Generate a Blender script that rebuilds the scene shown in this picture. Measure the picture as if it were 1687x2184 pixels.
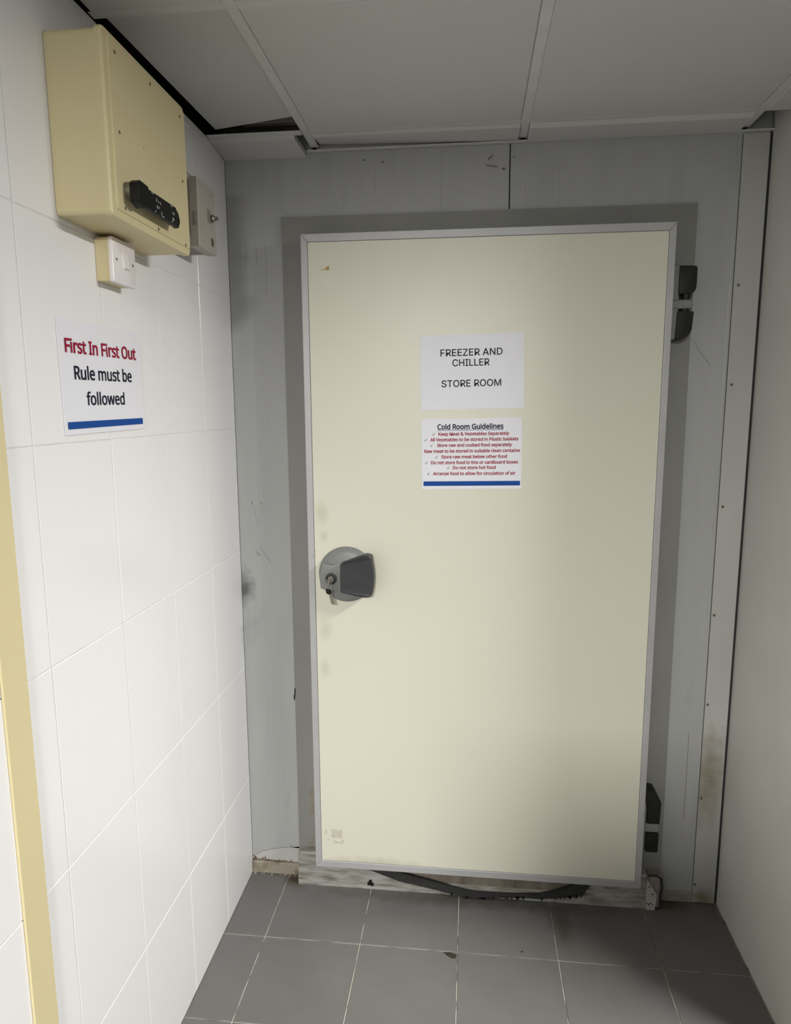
import bpy, bmesh, math, random
from mathutils import Vector, Matrix
random.seed(7)
for o in list(bpy.data.objects): bpy.data.objects.remove(o)
S = bpy.context.scene
COL = S.collection

# ---------------- camera, world, lights, exposure ----------------
CAM_F, YAW, PITCH, ROLL = 1445.265, 0.1101096, 0.1523819, -0.0050870
CAM_POS = Vector((0.75339, -2.13076, 1.63211))
cam = bpy.data.cameras.new('camera'); cam_o = bpy.data.objects.new('camera', cam); COL.objects.link(cam_o)
fw = Vector((-math.sin(YAW)*math.cos(PITCH), math.cos(YAW)*math.cos(PITCH), -math.sin(PITCH)))
r0 = Vector((math.cos(YAW), math.sin(YAW), 0)); u0 = r0.cross(fw)
rt = r0*math.cos(ROLL)+u0*math.sin(ROLL); up = -r0*math.sin(ROLL)+u0*math.cos(ROLL)
M = Matrix((rt, up, -fw)).transposed().to_4x4(); M.translation = CAM_POS
cam_o.matrix_world = M
cam.sensor_fit = 'VERTICAL'; cam.sensor_height = 24; cam.lens = 24*CAM_F/2184
cam.clip_start = 0.02
S.camera = cam_o

W = bpy.data.worlds.new('world'); S.world = W; W.use_nodes = True
W.node_tree.nodes['Background'].inputs[0].default_value = (0.9, 0.95, 1, 1)
W.node_tree.nodes['Background'].inputs[1].default_value = 0.05
S.view_settings.view_transform = 'Standard'; S.view_settings.look = 'None'
S.view_settings.exposure = 0.0; S.view_settings.gamma = 1; S.view_settings.use_curve_mapping = False

def area(name, loc, sx, sy, power, color=(1, 0.99, 0.975), rot=(0, 0, 0)):
    l = bpy.data.lights.new(name, 'AREA'); l.shape = 'RECTANGLE'; l.size = sx; l.size_y = sy
    l.energy = power; l.color = color
    o = bpy.data.objects.new(name, l); o.location = loc; o.rotation_euler = rot; COL.objects.link(o); return o
# ceiling light panels of the kitchen, set flush in the ceiling grid beyond the frame
area('ceiling_light', (2.35, -0.92, 2.383), 0.20, 0.58, 122)
area('ceiling_light', (0.50, -4.20, 2.383), 0.30, 0.58, 245)

# ---------------- helpers ----------------
def P(o, **kw):
    for k, v in kw.items(): o[k] = v
    return o
class MB:
    """collects shapes into one mesh (world coordinates)"""
    def __init__(s): s.bm = bmesh.new()
    def box(s, x0, x1, y0, y1, z0, z1, bev=0, seg=1):
        b = bmesh.new()
        bmesh.ops.create_cube(b, size=1)
        for v in b.verts:
            v.co = Vector(((x0+x1)/2+v.co.x*(x1-x0), (y0+y1)/2+v.co.y*(y1-y0), (z0+z1)/2+v.co.z*(z1-z0)))
        if bev: bmesh.ops.bevel(b, geom=b.edges[:]+b.verts[:], offset=bev, segments=seg, profile=.5, affect='EDGES', clamp_overlap=True)
        return s.add(b)
    def add(s, b, mtx=None):
        if mtx: bmesh.ops.transform(b, matrix=mtx, verts=b.verts)
        m = bpy.data.meshes.new('t'); b.to_mesh(m); b.free(); s.bm.from_mesh(m); bpy.data.meshes.remove(m); return s
    def prism(s, pts, axis, a0, a1, bev=0, seg=1, top=None):
        """pts 2D outline; axis 'y': (x,z) extruded in y from a0 (back) to a1 (front); 'x': (y,z); 'z': (x,y). top = outline at a1"""
        def mk(p, a): return Vector({'y': (p[0], a, p[1]), 'x': (a, p[0], p[1]), 'z': (p[0], p[1], a)}[axis])
        b = bmesh.new(); n = len(pts); t = top or pts
        A = [b.verts.new(mk(p, a0)) for p in pts]; B = [b.verts.new(mk(p, a1)) for p in t]
        b.faces.new(A[::-1]); F = b.faces.new(B)
        for i in range(n): b.faces.new((A[i], A[(i+1) % n], B[(i+1) % n], B[i]))
        bmesh.ops.recalc_face_normals(b, faces=b.faces)
        if bev: bmesh.ops.bevel(b, geom=[e for e in F.edges], offset=bev, segments=seg, profile=.5, affect='EDGES', clamp_overlap=True)
        return s.add(b)
    def lathe(s, prof, loc, direction, n=32):
        """prof list of (radius, height) along direction from loc"""
        b = bmesh.new(); rings = []
        for r, h in prof:
            if r < 1e-6: rings.append([b.verts.new((0, 0, h))])
            else: rings.append([b.verts.new((r*math.cos(2*math.pi*i/n), r*math.sin(2*math.pi*i/n), h)) for i in range(n)])
        for A, B in zip(rings, rings[1:]):
            for i in range(n):
                j = (i+1) % n
                if len(A) == 1 and len(B) == 1: continue
                if len(A) == 1: b.faces.new((A[0], B[j], B[i]))
                elif len(B) == 1: b.faces.new((A[i], A[j], B[0]))
                else: b.faces.new((A[i], A[j], B[j], B[i]))
        if len(rings[0]) > 1: b.faces.new(rings[0][::-1])
        if len(rings[-1]) > 1: b.faces.new(rings[-1])
        bmesh.ops.recalc_face_normals(b, faces=b.faces)
        q = Vector((0, 0, 1)).rotation_difference(Vector(direction).normalized())
        return s.add(b, Matrix.Translation(Vector(loc)) @ q.to_matrix().to_4x4())
    def tube(s, pts, r, n=8, closed=False):
        b = bmesh.new(); pts = [Vector(p) for p in pts]; R = []; N = len(pts); ref = None
        for i, p in enumerate(pts):
            a = pts[i-1] if (i or closed) else p; c = pts[(i+1) % N] if (i < N-1 or closed) else p
            d = (c-a).normalized()
            if ref is None: ref = d.orthogonal().normalized()
            ref = (ref - d*ref.dot(d)).normalized(); w = d.cross(ref)
            rr = r[i] if isinstance(r, (list, tuple)) else r
            R.append([b.verts.new(p+ref*rr*math.cos(2*math.pi*k/n)+w*rr*math.sin(2*math.pi*k/n)) for k in range(n)])
        for i in range(N if closed else N-1):
            A, B = R[i], R[(i+1) % N]
            for k in range(n): b.faces.new((A[k], A[(k+1) % n], B[(k+1) % n], B[k]))
        if not closed: b.faces.new(R[0][::-1]); b.faces.new(R[-1])
        bmesh.ops.recalc_face_normals(b, faces=b.faces)
        return s.add(b)
    def hexa(s, c):
        """8 corners: bottom ring 4, top ring 4"""
        b = bmesh.new(); V = [b.verts.new(q) for q in c]
        for f in ((0, 1, 2, 3), (4, 5, 6, 7), (0, 1, 5, 4), (1, 2, 6, 5), (2, 3, 7, 6), (3, 0, 4, 7)): b.faces.new([V[i] for i in f])
        bmesh.ops.recalc_face_normals(b, faces=b.faces); return s.add(b)
    def obj(s, name, m, parent=None, smooth=False, **kw):
        me = bpy.data.meshes.new(name); s.bm.to_mesh(me); s.bm.free()
        o = bpy.data.objects.new(name, me); COL.objects.link(o)
        me.materials.append(m)
        if smooth:
            for p in me.polygons: p.use_smooth = True
            try: me.set_sharp_from_angle(angle=math.radians(25))
            except Exception: pass
        if parent:
            o.parent = parent
            w = Vector((0, 0, 0)); q = parent
            while q: w += q.location; q = q.parent
            me.transform(Matrix.Translation(-w))
        return P(o, **kw)
def empty(name, loc, **kw):
    o = bpy.data.objects.new(name, None); o.location = loc; o.empty_display_size = .05; COL.objects.link(o); return P(o, **kw)
def copy_part(o, offset, parent=None):
    c = o.copy(); COL.objects.link(c); c.location = o.location + Vector(offset)
    if parent: c.parent = parent
    return c

def mat(name, col, rough=.5, metal=0, var=0, vscale=6, bump=0, bscale=200, stretch=(1, 1, 1), col2=None, lo=.45, hi=.6, detail=4, spec=.5):
    m = bpy.data.materials.new(name); m.use_nodes = True; nt = m.node_tree; N = nt.nodes; L = nt.links
    b = N['Principled BSDF']; b.inputs['Base Color'].default_value = (*col, 1); b.inputs['Roughness'].default_value = rough
    b.inputs['Metallic'].default_value = metal; b.inputs['Specular IOR Level'].default_value = spec
    if var or col2 or bump:
        tc = N.new('ShaderNodeTexCoord'); mp = N.new('ShaderNodeMapping'); mp.inputs['Scale'].default_value = stretch
        L.new(tc.outputs['Object'], mp.inputs['Vector'])
    if var or col2:
        nz = N.new('ShaderNodeTexNoise'); nz.inputs['Scale'].default_value = vscale; nz.inputs['Detail'].default_value = detail
        L.new(mp.outputs[0], nz.inputs['Vector'])
        rp = N.new('ShaderNodeValToRGB'); e = rp.color_ramp.elements
        if col2:
            e[0].position = lo; e[1].position = hi; e[0].color = (*col2, 1); e[1].color = (*col, 1)
        else:
            e[0].position = .3; e[1].position = .7
            e[0].color = (*[c*(1-var) for c in col], 1); e[1].color = (*[min(1, c*(1+var)) for c in col], 1)
        L.new(nz.outputs['Fac'], rp.inputs['Fac']); L.new(rp.outputs['Color'], b.inputs['Base Color'])
    if bump:
        nb = N.new('ShaderNodeTexNoise'); nb.inputs['Scale'].default_value = bscale; nb.inputs['Detail'].default_value = 3
        L.new(mp.outputs[0], nb.inputs['Vector'])
        bp = N.new('ShaderNodeBump'); bp.inputs['Strength'].default_value = bump; bp.inputs['Distance'].default_value = .002
        L.new(nb.outputs['Fac'], bp.inputs['Height']); L.new(bp.outputs['Normal'], b.inputs['Normal'])
    return m
def stain(m, spots):
    """multiplies soft round stains (x,y,z, radius, colour) into a material's base colour, in world position"""
    nt = m.node_tree; N = nt.nodes; L = nt.links; b = N['Principled BSDF']; sk = b.inputs['Base Color']
    src = sk.links[0].from_socket if sk.links else None
    if src is None:
        rgb = N.new('ShaderNodeRGB'); rgb.outputs[0].default_value = sk.default_value; src = rgb.outputs[0]
    g = N.new('ShaderNodeNewGeometry'); nz = N.new('ShaderNodeTexNoise'); nz.inputs['Scale'].default_value = 25
    L.new(g.outputs['Position'], nz.inputs['Vector'])
    for (x, y, z, r, c, stx) in spots:
        mp = N.new('ShaderNodeMapping'); mp.vector_type = 'POINT'
        mp.inputs['Location'].default_value = (-x/r*stx[0], -y/r*stx[1], -z/r*stx[2]); mp.inputs['Scale'].default_value = (stx[0]/r, stx[1]/r, stx[2]/r)
        L.new(g.outputs['Position'], mp.inputs['Vector'])
        ln = N.new('ShaderNodeVectorMath'); ln.operation = 'LENGTH'; L.new(mp.outputs[0], ln.inputs[0])
        ad = N.new('ShaderNodeMath'); ad.operation = 'MULTIPLY_ADD'; ad.inputs[1].default_value = 1.0; L.new(nz.outputs['Fac'], ad.inputs[0]); L.new(ln.outputs['Value'], ad.inputs[2])
        rp = N.new('ShaderNodeMapRange'); rp.inputs['From Min'].default_value = .7; rp.inputs['From Max'].default_value = 1.5
        rp.inputs['To Min'].default_value = 1; rp.inputs['To Max'].default_value = 0
        L.new(ad.outputs[0], rp.inputs['Value'])
        mx = N.new('ShaderNodeMix'); mx.data_type = 'RGBA'; mx.blend_type = 'MIX'
        L.new(rp.outputs[0], mx.inputs['Factor']); L.new(src, mx.inputs['A']); mx.inputs['B'].default_value = (*c, 1)
        src = mx.outputs['Result']
    L.new(src, sk)

# ---------------- materials ----------------
M_tile = mat('white_glazed_tile', (.80, .79, .785), .22, var=.012, vscale=3)
M_grout = mat('grey_grout', (.68, .67, .655), .9, var=.1, vscale=20)
M_panel = mat('grey_white_sheet_metal', (.355, .358, .347), .42, var=.045, vscale=7, stretch=(3, 1, .35), bump=.04, bscale=40)
M_wallright = mat('off_white_panel', (.56, .55, .51), .4, var=.05, vscale=4)
M_casing = mat('grey_painted_casing', (.205, .204, .19), .5, var=.08, vscale=5, stretch=(1, 1, .4))
M_door = mat('cream_door_sheet', (.65, .637, .525), .38, var=.012, vscale=2.5)
M_alu = mat('satin_aluminium_edging', (.43, .43, .43), .42, metal=.25, var=.04, vscale=9)
M_rubber = mat('black_rubber', (.018, .018, .017), .7, var=.3, vscale=60)
M_floor = mat('dark_grey_floor_tile', (.120, .117, .111), .34, var=.05, vscale=9, bump=.03, bscale=300)
M_fgrout = mat('pale_floor_grout', (.42, .39, .33), .9, col2=(.13, .12, .10), lo=.36, hi=.52, vscale=14)
M_ceil = mat('white_ceiling_tray', (.55, .545, .53), .5, var=.02, vscale=4)
M_tbar = mat('white_grid_bar', (.60, .595, .58), .45, var=.04, vscale=20)
M_void = mat('dark_void', (.02, .02, .02), .9, var=.2)
M_box = mat('cream_yellow_plastic', (.645, .56, .325), .42, var=.015, vscale=5)
M_boxdirt = mat('dark_screw_slot', (.10, .085, .06), .6, var=.3, vscale=80)
M_grey = mat('warm_grey_plastic', (.40, .36, .32), .45, var=.03, vscale=15)
M_greyd = mat('dull_grey_label', (.24, .21, .185), .5, var=.06, vscale=30)
M_black = mat('black_plastic', (.006, .006, .006), .4, var=.2, vscale=40, spec=.2)
M_hinge = mat('black_hinge_plastic', (.013, .013, .011), .5, var=.15, vscale=30, spec=.25)
M_grip = mat('charcoal_plastic', (.026, .026, .028), .45, var=.06, vscale=12)
M_lockgrey = mat('mid_grey_plastic', (.19, .195, .183), .42, var=.03, vscale=12)
M_steel = mat('worn_steel', (.24, .225, .185), .42, metal=.8, var=.15, vscale=60)
M_whitep = mat('white_switch_plastic', (.78, .74, .735), .3, var=.01, vscale=10)
M_paper = mat('white_paper', (.75, .75, .785), .6, var=.008, vscale=8)
M_ink = mat('black_ink', (.012, .012, .015), .7, var=.05, vscale=40, spec=.15)
M_navy = mat('dark_navy_ink', (.010, .010, .026), .7, var=.05, vscale=40, spec=.15)
M_red = mat('dark_red_ink', (.30, .008, .035), .7, var=.05, vscale=40, spec=.15)
M_blue = mat('blue_ink', (.006, .060, .27), .6, var=.04, vscale=20, spec=.2)
M_peel = mat('peeling_white_paint', (.33, .325, .30), .7, col2=(.17, .155, .125), lo=.34, hi=.58, vscale=17, stretch=(.8, 1, 4.5), bump=.5, bscale=60, detail=8)
M_kerb = mat('stained_mortar_kerb', (.27, .24, .185), .85, col2=(.10, .075, .045), lo=.38, hi=.55, vscale=14, bump=.3, bscale=90)
M_patch = mat('stained_white_panel_end', (.42, .42, .39), .5, var=.08, vscale=8)
M_scuff = mat('grey_scuff', (.16, .155, .145), .7, var=.1, vscale=60)
M_pale = mat('pale_chip', (.38, .375, .35), .7, var=.1, vscale=60)
M_olive = mat('old_glue_patch', (.22, .20, .155), .7, var=.12, vscale=50)
M_residue = mat('faint_glue_residue', (.52, .49, .40), .6, var=.08, vscale=60)
M_tape = mat('brown_tape', (.38, .25, .05), .5, var=.1, vscale=60)
M_dirty = mat('dirty_sill_board', (.15, .13, .10), .8, var=.35, vscale=12, stretch=(3, 1, .6))
M_rust = mat('rust', (.22, .085, .04), .85, var=.4, vscale=80)
M_far = mat('plain_grey_wall', (.13, .13, .125), .6, var=.02, vscale=2)
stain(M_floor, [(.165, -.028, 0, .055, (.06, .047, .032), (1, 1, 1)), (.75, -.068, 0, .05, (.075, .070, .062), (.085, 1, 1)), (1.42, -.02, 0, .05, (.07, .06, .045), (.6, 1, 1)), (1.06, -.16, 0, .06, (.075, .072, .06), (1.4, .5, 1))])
stain(M_door, [(.295, -.08, 1.31, .028, (.55, .55, .42), (1, 1, .6)), (.302, -.08, 1.235, .02, (.54, .55, .43), (1, 1, 1)), (.298, -.08, .93, .03, (.56, .56, .43), (1, 1, .6)), (.296, -.08, .80, .02, (.56, .56, .44), (1, 1, .5)), (.45, -.08, .11, .07, (.50, .47, .36), (.3, 1, 2))])
stain(M_panel, [(.0, 0, 1.04, .055, (.11, .11, .11), (1, 1, .75))])

ZC = 2.40          # underside of the ceiling grid
RX = 1.58          # face of the right wall
# ---------------- floor ----------------
fl = MB().box(-.1, 4.2, -4.6, .12, -.10, -.0022).obj('floor', M_fgrout, kind='structure', label='dark grey tiled floor with thin pale grout lines')
fb = MB()
GX, GY, FT, FG = .133, -.293, .300, .0028
def tile_mesh(name, w, h, t, bev, axis, m):
    b = bmesh.new()
    bmesh.ops.create_cube(b, size=1)
    return b
xs = [-.002, GX] + [GX+FT*k for k in range(1, 5)] + [RX]
ys = [.0, GY] + [GY-FT*k for k in range(1, 5)]
cache = {}
for i in range(len(xs)-1):
    for j in range(len(ys)-1):
        x0, x1, y1, y0 = xs[i]+FG/2, xs[i+1]-FG/2, ys[j]-FG/2, ys[j+1]+FG/2
        key = (round(x1-x0, 4), round(y1-y0, 4))
        if key not in cache:
            mb = MB(); mb.prism([(0, 0), (x1-x0, 0), (x1-x0, y1-y0), (0, y1-y0)], 'z', -.008, 0, bev=.0012)
            o = mb.obj('floor_tile', M_floor, fl); cache[key] = o
        else:
            o = copy_part(cache[key], (0, 0, 0), fl)
        o.location = (x0, y0, random.uniform(-.0004, .0003))
# rest of the kitchen floor, outside the picture
rest = MB().box(RX+.005, 4.2, -4.6, .12, -.02, 0).box(-.1, RX+.005, -4.6, ys[-1]-.002, -.02, 0)
rest.obj('floor_area', M_floor, fl)

chip = MB()
chip.prism([(.688, -.297), (.710, -.296), (.7305, -.304), (.727, -.318), (.716, -.319), (.703, -.311)], 'z', -.0004, .0002)
chip.obj('floor_stain', mat('dark_floor_dirt', (.038, .034, .025), .8, var=.3, vscale=90, spec=.1), fl)
MB().prism([(.925, -.268), (.929, -.270), (.930, -.274), (.926, -.275), (.923, -.272)], 'z', -.0004, .0006).obj('floor_speck', M_void, fl)

# ---------------- left wall ----------------
wl = MB().box(-.12, -.0012, -4.6, .1, 0, ZC-.004).obj('wall_left', M_grout, kind='structure', label='white glazed tiled wall with tall tiles and pale joints')
TW, TH, ZA, Y3 = .2594, .4018, 1.569, -.2506
zs = [0.0]+[ZA-3*TH+TH*k for k in range(0, 6)]+[ZC-.004]
yy = [0.0, Y3]+[Y3-TW*k for k in range(1, 7)]
cache = {}
for i in range(len(yy)-1):
    for j in range(len(zs)-1):
        g = .0022
        y1, y0, z0, z1 = yy[i]-g/2, yy[i+1]+g/2, zs[j]+g/2, zs[j+1]-g/2
        if z1-z0 < .01: continue
        key = (round(y1-y0, 4), round(z1-z0, 4))
        if key not in cache:
            o = MB().prism([(0, 0), (y1-y0, 0), (y1-y0, z1-z0), (0, z1-z0)], 'x', -.008, 0, bev=.0012).obj('wall_tile', M_tile, wl); cache[key] = o
        else: o = copy_part(cache[key], (0, 0, 0), wl)
        o.location = (random.uniform(-.0003, .0003), y0, z0)
MB().box(.0002, .005, -1.165, -1.103, 0, ZC-.004, .0012).obj('trim_2', M_box, kind='structure', label='cream vertical edge strip on the tiled wall at the left')
MB().box(-.01, 0, -4.6, yy[-1]-.002, 0, ZC-.004).obj('wall_area', M_far, wl)

# ---------------- back wall ----------------
wb = MB().box(-.12, 4.2, .012, .12, 0, 2.75).obj('wall_back', M_void, kind='structure', label='grey white insulated panel wall around the cold room door')
def ribbed(x0, x1, z0, z1, step=.098, off=.0):
    """sheet panel with faint pressed vertical lines"""
    xsx = [x0]; x = off
    pts = [(x0, .012), (x0, .001), (x0+.001, 0)]
    while x < x1-.02:
        if x > x0+.02: pts += [(x-.0015, 0), (x, .00045), (x+.0015, 0)]
        x += step
    pts += [(x1-.001, 0), (x1, .001), (x1, .012)]
    return MB().prism(pts, 'z', z0, z1)
ribbed(0, .8575, .06, 2.75, off=.07).obj('wall_panel', M_panel, wb)
ribbed(.8605, RX, .0, 2.75, off=.12).obj('wall_panel', M_panel, wb)
MB().box(RX, 4.2, 0, .012, 0, 2.75).obj('wall_area', M_far, wb)
# broken lower end of the left panel
MB().prism([(.001, .05), (.17, .046), (.176, .046), (.176, .106), (.17, .1065), (.105, .096), (.07, .089), (.037, .078), (.012, .064), (.001, .055)], 'y', .0, -.0012).obj('panel_end', M_patch, wb, label='stained lower end of the wall panel with a rusty edge')
r = MB()
for q in range(26):
    x = .004+random.random()**1.6*.165; w = random.uniform(.002, .007)
    z = .0465+.004*(1-x/.17)+random.uniform(-.002, .004)
    r.box(x, x+w, -.003, -.0005, z, z+random.uniform(.002, .007 if x < .07 else .004), .0008)
r.obj('rust_flakes', M_rust, wb, kind='stuff')
ST = MB().prism([(.146, .1), (.174, .1), (.174, 1.35), (.1705, 1.35), (.152, .75)], 'y', 0, -.0012, bev=.0005).obj('edge_strip', M_panel, wb)
# scuffs and scratches on the panels
def stroke(pts, w=.001, y=-.0006):
    m = MB(); m.tube([(x, y+.0003, z) for x, z in pts], w/2, 5); return m
sc = [([(.045, 1.333), (.047, 1.322)], .0022), ([(.075, 1.333), (.080, 1.322)], .002), ([(.05, 1.32), (.06, 1.27), (.064, 1.25)], .0006),
      ([(.066, 1.185), (.069, 1.178), (.10, 1.13), (.105, 1.125)], .001), ([(.056, 1.167), (.058, 1.158), (.064, 1.152), (.067, 1.155)], .002),
      ([(.127, .255), (.135, .285), (.143, .31)], .0008), ([(.141, .102), (.1415, .108)], .004)]
stroke([(.001, .056), (.012, .065), (.037, .079), (.07, .090), (.105, .097), (.172, .107)], .0016, -.0004).obj('crack_line', M_scuff, wb)
for pts, w in sc: stroke(pts, w).obj('scratch', M_scuff, wb)
for pts, w in [([(.425, 2.362), (.433, 2.361)], .004), ([(.482, 2.355), (.489, 2.354)], .004), ([(.795, 2.349), (.803, 2.354), (.808, 2.359)], .004),
               ([(.789, 2.333), (.808, 2.329), (.822, 2.327)], .003), ([(.836, 2.321), (.845, 2.320)], .006), ([(.866, 2.352), (.874, 2.352)], .003), ([(.39, 2.325), (.396, 2.325)], .002)]:
    stroke(pts, w).obj('scuff_mark', M_scuff, wb)
stroke([(1.403, 1.825), (1.413, 1.805), (1.452, 1.753), (1.456, 1.748)], .0012).obj('scratch', M_scuff, wb)
stroke([(1.46, .60), (1.462, .55), (1.461, .5), (1.462, .45), (1.461, .30)], .002).obj('scratch', M_olive, wb)
for x0, z0, z1 in [(.055, 2.15, 2.06), (.088, 2.13, 2.07), (.118, 2.14, 1.98)]:
    stroke([(x0, z0), (x0+.003, (z0+z1)/2), (x0-.001, z1)], .0009, -.0002).obj('drip_line', M_scuff, wb)

# ---------------- right wall, corner strip, kerbs ----------------
MB().box(RX+.0015, RX+.1, -.56, .0, 0, 2.75, .001).obj('wall_right', M_wallright, kind='structure', label='pale panel wall end at the right edge of the view')
MB().box(.63, RX+.1, -2.85, -2.75, 0, 1.70, .004).obj('wall_shade_blocker', M_far, kind='structure', label='unseen head-high stub added behind the viewpoint to block light')  # unseen blocker, added to shade the lower right of door and floor
t1 = MB().box(1.5035, 1.5745, -.0045, 0, .002, 2.386, .0008).obj('trim_1', mat('corner_strip_paint', (.40, .395, .37), .42, var=.06, vscale=5, stretch=(1, 1, .5)), kind='structure', label='screwed vertical corner cover strip at the right')
stain(t1.data.materials[0], [(1.53, 0, .45, .16, (.26, .235, .18), (2.6, 1, .8)), (1.54, 0, .02, .06, (.2, .18, .13), (1, 1, 1.5))])
MB().box(1.5746, RX+.0016, -.003, .012, .002, 2.39).obj('joint_shade_strip', M_void, wb)  # black strip filling the corner joint, its shade put into the colour
MB().box(1.5022, 1.5034, -.0008, .005, .03, 2.386).obj('joint_shade_strip', M_void, wb)  # thin black strip, seam shade beside the cover strip given as colour
first = None
for x, z in [(1.5165, 1.977), (1.516, 1.695), (1.515, 1.331), (1.512, .991), (1.511, .697), (1.511, .376), (1.5095, .068)]:
    if first is None:
        first = MB().lathe([(.0042, -.0003), (.0042, .001), (.0025, .0024), (0, .0026)], (0, 0, 0), (0, -1, 0), 10).obj('screw', M_boxdirt, t1)
        first.location = (x, -.0045, z)
    else:
        c = copy_part(first, (0, 0, 0), t1); c.location = (x, -.0045, z)
stroke([(1.527, .452), (1.529, .462), (1.530, .455), (1.529, .448)], .0012, -.0049).obj('pencil_mark', M_scuff, t1)
stroke([(1.536, .452), (1.540, .455), (1.539, .444), (1.534, .436), (1.544, .438)], .0014, -.0049).obj('pencil_mark', M_scuff, t1)
MB().box(.0005, .173, -.010, .012, 0, .0445, .003).obj('baseboard_left', M_kerb, kind='structure', label='low stained mortar kerb in the left corner')
MB().box(1.396, 1.503, -.006, .0, 0, .039, .002).obj('baseboard_right', mat('grey_kerb', (.25, .235, .20), .8, var=.15, vscale=20), kind='structure', label='low grey kerb between door frame and corner strip')
kb = MB()
for q in range(16):
    x = .004+random.random()*.165
    kb.box(x, x+random.uniform(.003, .010), -.012-random.random()*.007, -.008, 0, random.uniform(.001, .003), .0005)
kb.obj('mortar_crumbs', M_kerb, bpy.data.objects['baseboard_left'], kind='stuff')

# ---------------- ceiling ----------------
ce = MB().box(-.12, 4.2, -4.6, .12, 2.75, 2.85).obj('ceiling', M_void, kind='structure', label='white metal tray ceiling on a white grid, tiles askew at the left')
MB().box(-.14, -.12, -4.6, .12, ZC-.004, 2.85).obj('ceiling_void_side', M_void, ce)
T0, TP = .284, .6085
CY = -.128      # cross bar next to the back wall
def tbar_y(x, y0, y1, w=.024, z=ZC):
    return MB().box(x-w/2, x+w/2, y0, y1, z-.0015, z, .0004).box(x-.001, x+.001, y0, y1, z, z+.034)
def tbar_x(y, x0, x1, w=.024, z=ZC):
    return MB().box(x0, x1, y-w/2, y+w/2, z-.0012, z, .0004).box(x0, x1, y-.001, y+.001, z, z+.034)
for k in range(7):
    x = T0+TP*k
    tbar_y(x, -4.55, -.001).obj('grid_bar', M_tbar, ce)
for k in range(8):
    tbar_x(CY-TP*k, T0+.012, 4.15).obj('grid_bar', M_tbar, ce)
    if k: tbar_x(CY-TP*k, .0, T0-.012).obj('grid_bar', M_tbar, ce)
tray = None
for i in range(6):
    for j in range(7):
        x0 = T0+TP*i+.0125; y1 = CY-TP*j-.0125; w = TP-.025
        if tray is None:
            tray = MB().prism([(0, 0), (w, 0), (w, -w), (0, -w)], 'z', .012, -.0035, bev=.003).obj('ceiling_tile', M_ceil, ce)
            o = tray
        else: o = copy_part(tray, (0, 0, 0), ce)
        o.location = (x0, y1, ZC)
# left column: first tile lifted and turned in its bay
MB().prism([(.026, -.141), (.2705, -.2015), (.2705, -.735), (.012, -.735)], 'z', 2.425, 2.411, bev=.002).obj('ceiling_tile', M_ceil, ce, label='ceiling tile sitting askew beside the dark gap')
for j in range(1, 7):
    y1 = CY-TP*j-.0125
    MB().box(.008, T0-.0125, y1-TP+.025, y1, ZC-.003, ZC+.012, .002).obj('ceiling_tile', M_ceil, ce)
MB().box(.10, .27, -.128, -.104, 2.428, 2.452, .001).obj('hanger_channel', M_grey, ce)
# left cut strip, slipped down off its bar
zl = 2.3955
MB().hexa([(.001, -.146, zl), (.272, -.146, zl), (.272, -.118, zl-.0005), (.001, -.118, zl-.0005), (.001, -.146, zl+.002), (.272, -.146, zl+.002), (.272, -.118, zl+.0015), (.001, -.118, zl+.0015)]).obj('grid_bar', M_tbar, ce)
MB().hexa([(.001, -.118, zl), (.247, -.118, zl), (.247, -.104, zl-.006), (.001, -.104, zl-.006), (.001, -.118, zl+.010), (.247, -.118, zl+.010), (.247, -.104, zl+.010), (.001, -.104, zl+.010)]).hexa(
    [(.001, -.104, zl-.006), (.247, -.104, zl-.006), (.256, -.001, 2.3765), (.004, -.001, 2.3765), (.001, -.104, zl+.008), (.247, -.104, zl+.008), (.256, -.001, 2.392), (.004, -.001, 2.392)]).obj('ceiling_strip', M_ceil, ce, label='short cut ceiling strip hanging low at the left corner')
# centre cut strip, lifted at its left end above the wall angle
MB().hexa([(.2975, -.1155, ZC-.003), (.8795, -.1155, ZC-.003), (.8795, -.103, ZC-.008), (.2985, -.103, ZC-.0065), (.2975, -.1155, ZC+.010), (.8795, -.1155, ZC+.010), (.8795, -.103, ZC+.01), (.2985, -.103, ZC+.01)]).hexa(
    [(.2985, -.103, ZC-.0065), (.8795, -.103, ZC-.008), (.8795, -.004, 2.392), (.300, -.016, 2.4055), (.2985, -.103, ZC+.008), (.8795, -.103, ZC+.006), (.8795, -.004, 2.405), (.300, -.016, 2.4185)]).obj('ceiling_strip', M_ceil, ce, label='long cut ceiling strip lifted at one end over a dark gap')
# right cut strip
MB().hexa([(.9055, -.1155, ZC-.003), (1.4885, -.1155, ZC-.003), (1.4885, -.100, ZC-.010), (.9055, -.100, ZC-.010), (.9055, -.1155, ZC+.010), (1.4885, -.1155, ZC+.010), (1.4885, -.100, ZC+.01), (.9055, -.100, ZC+.01)]).hexa(
    [(.9055, -.100, ZC-.010), (1.4885, -.100, ZC-.010), (1.4885, -.002, 2.3895), (.9055, -.002, 2.3895), (.9055, -.100, ZC+.006), (1.4885, -.100, ZC+.006), (1.4885, -.002, 2.403), (.9055, -.002, 2.403)]).obj('ceiling_strip', M_ceil, ce, label='cut ceiling strip along the wall at the right')
MB().box(.258, .905, -.019, 0, 2.3885, 2.3905).box(.258, .905, -.0015, 0, 2.3885, 2.41).obj('wall_angle', M_tbar, ce)
MB().box(1.489, RX, -.019, 0, 2.3885, 2.3905).obj('wall_angle', M_tbar, ce)
for x in (.2815, .894, 1.503):
    MB().box(x-.007, x+.007, -.013, -.004, ZC-.0035, ZC-.001, .001).obj('bar_clip', M_black, ce)
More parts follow.
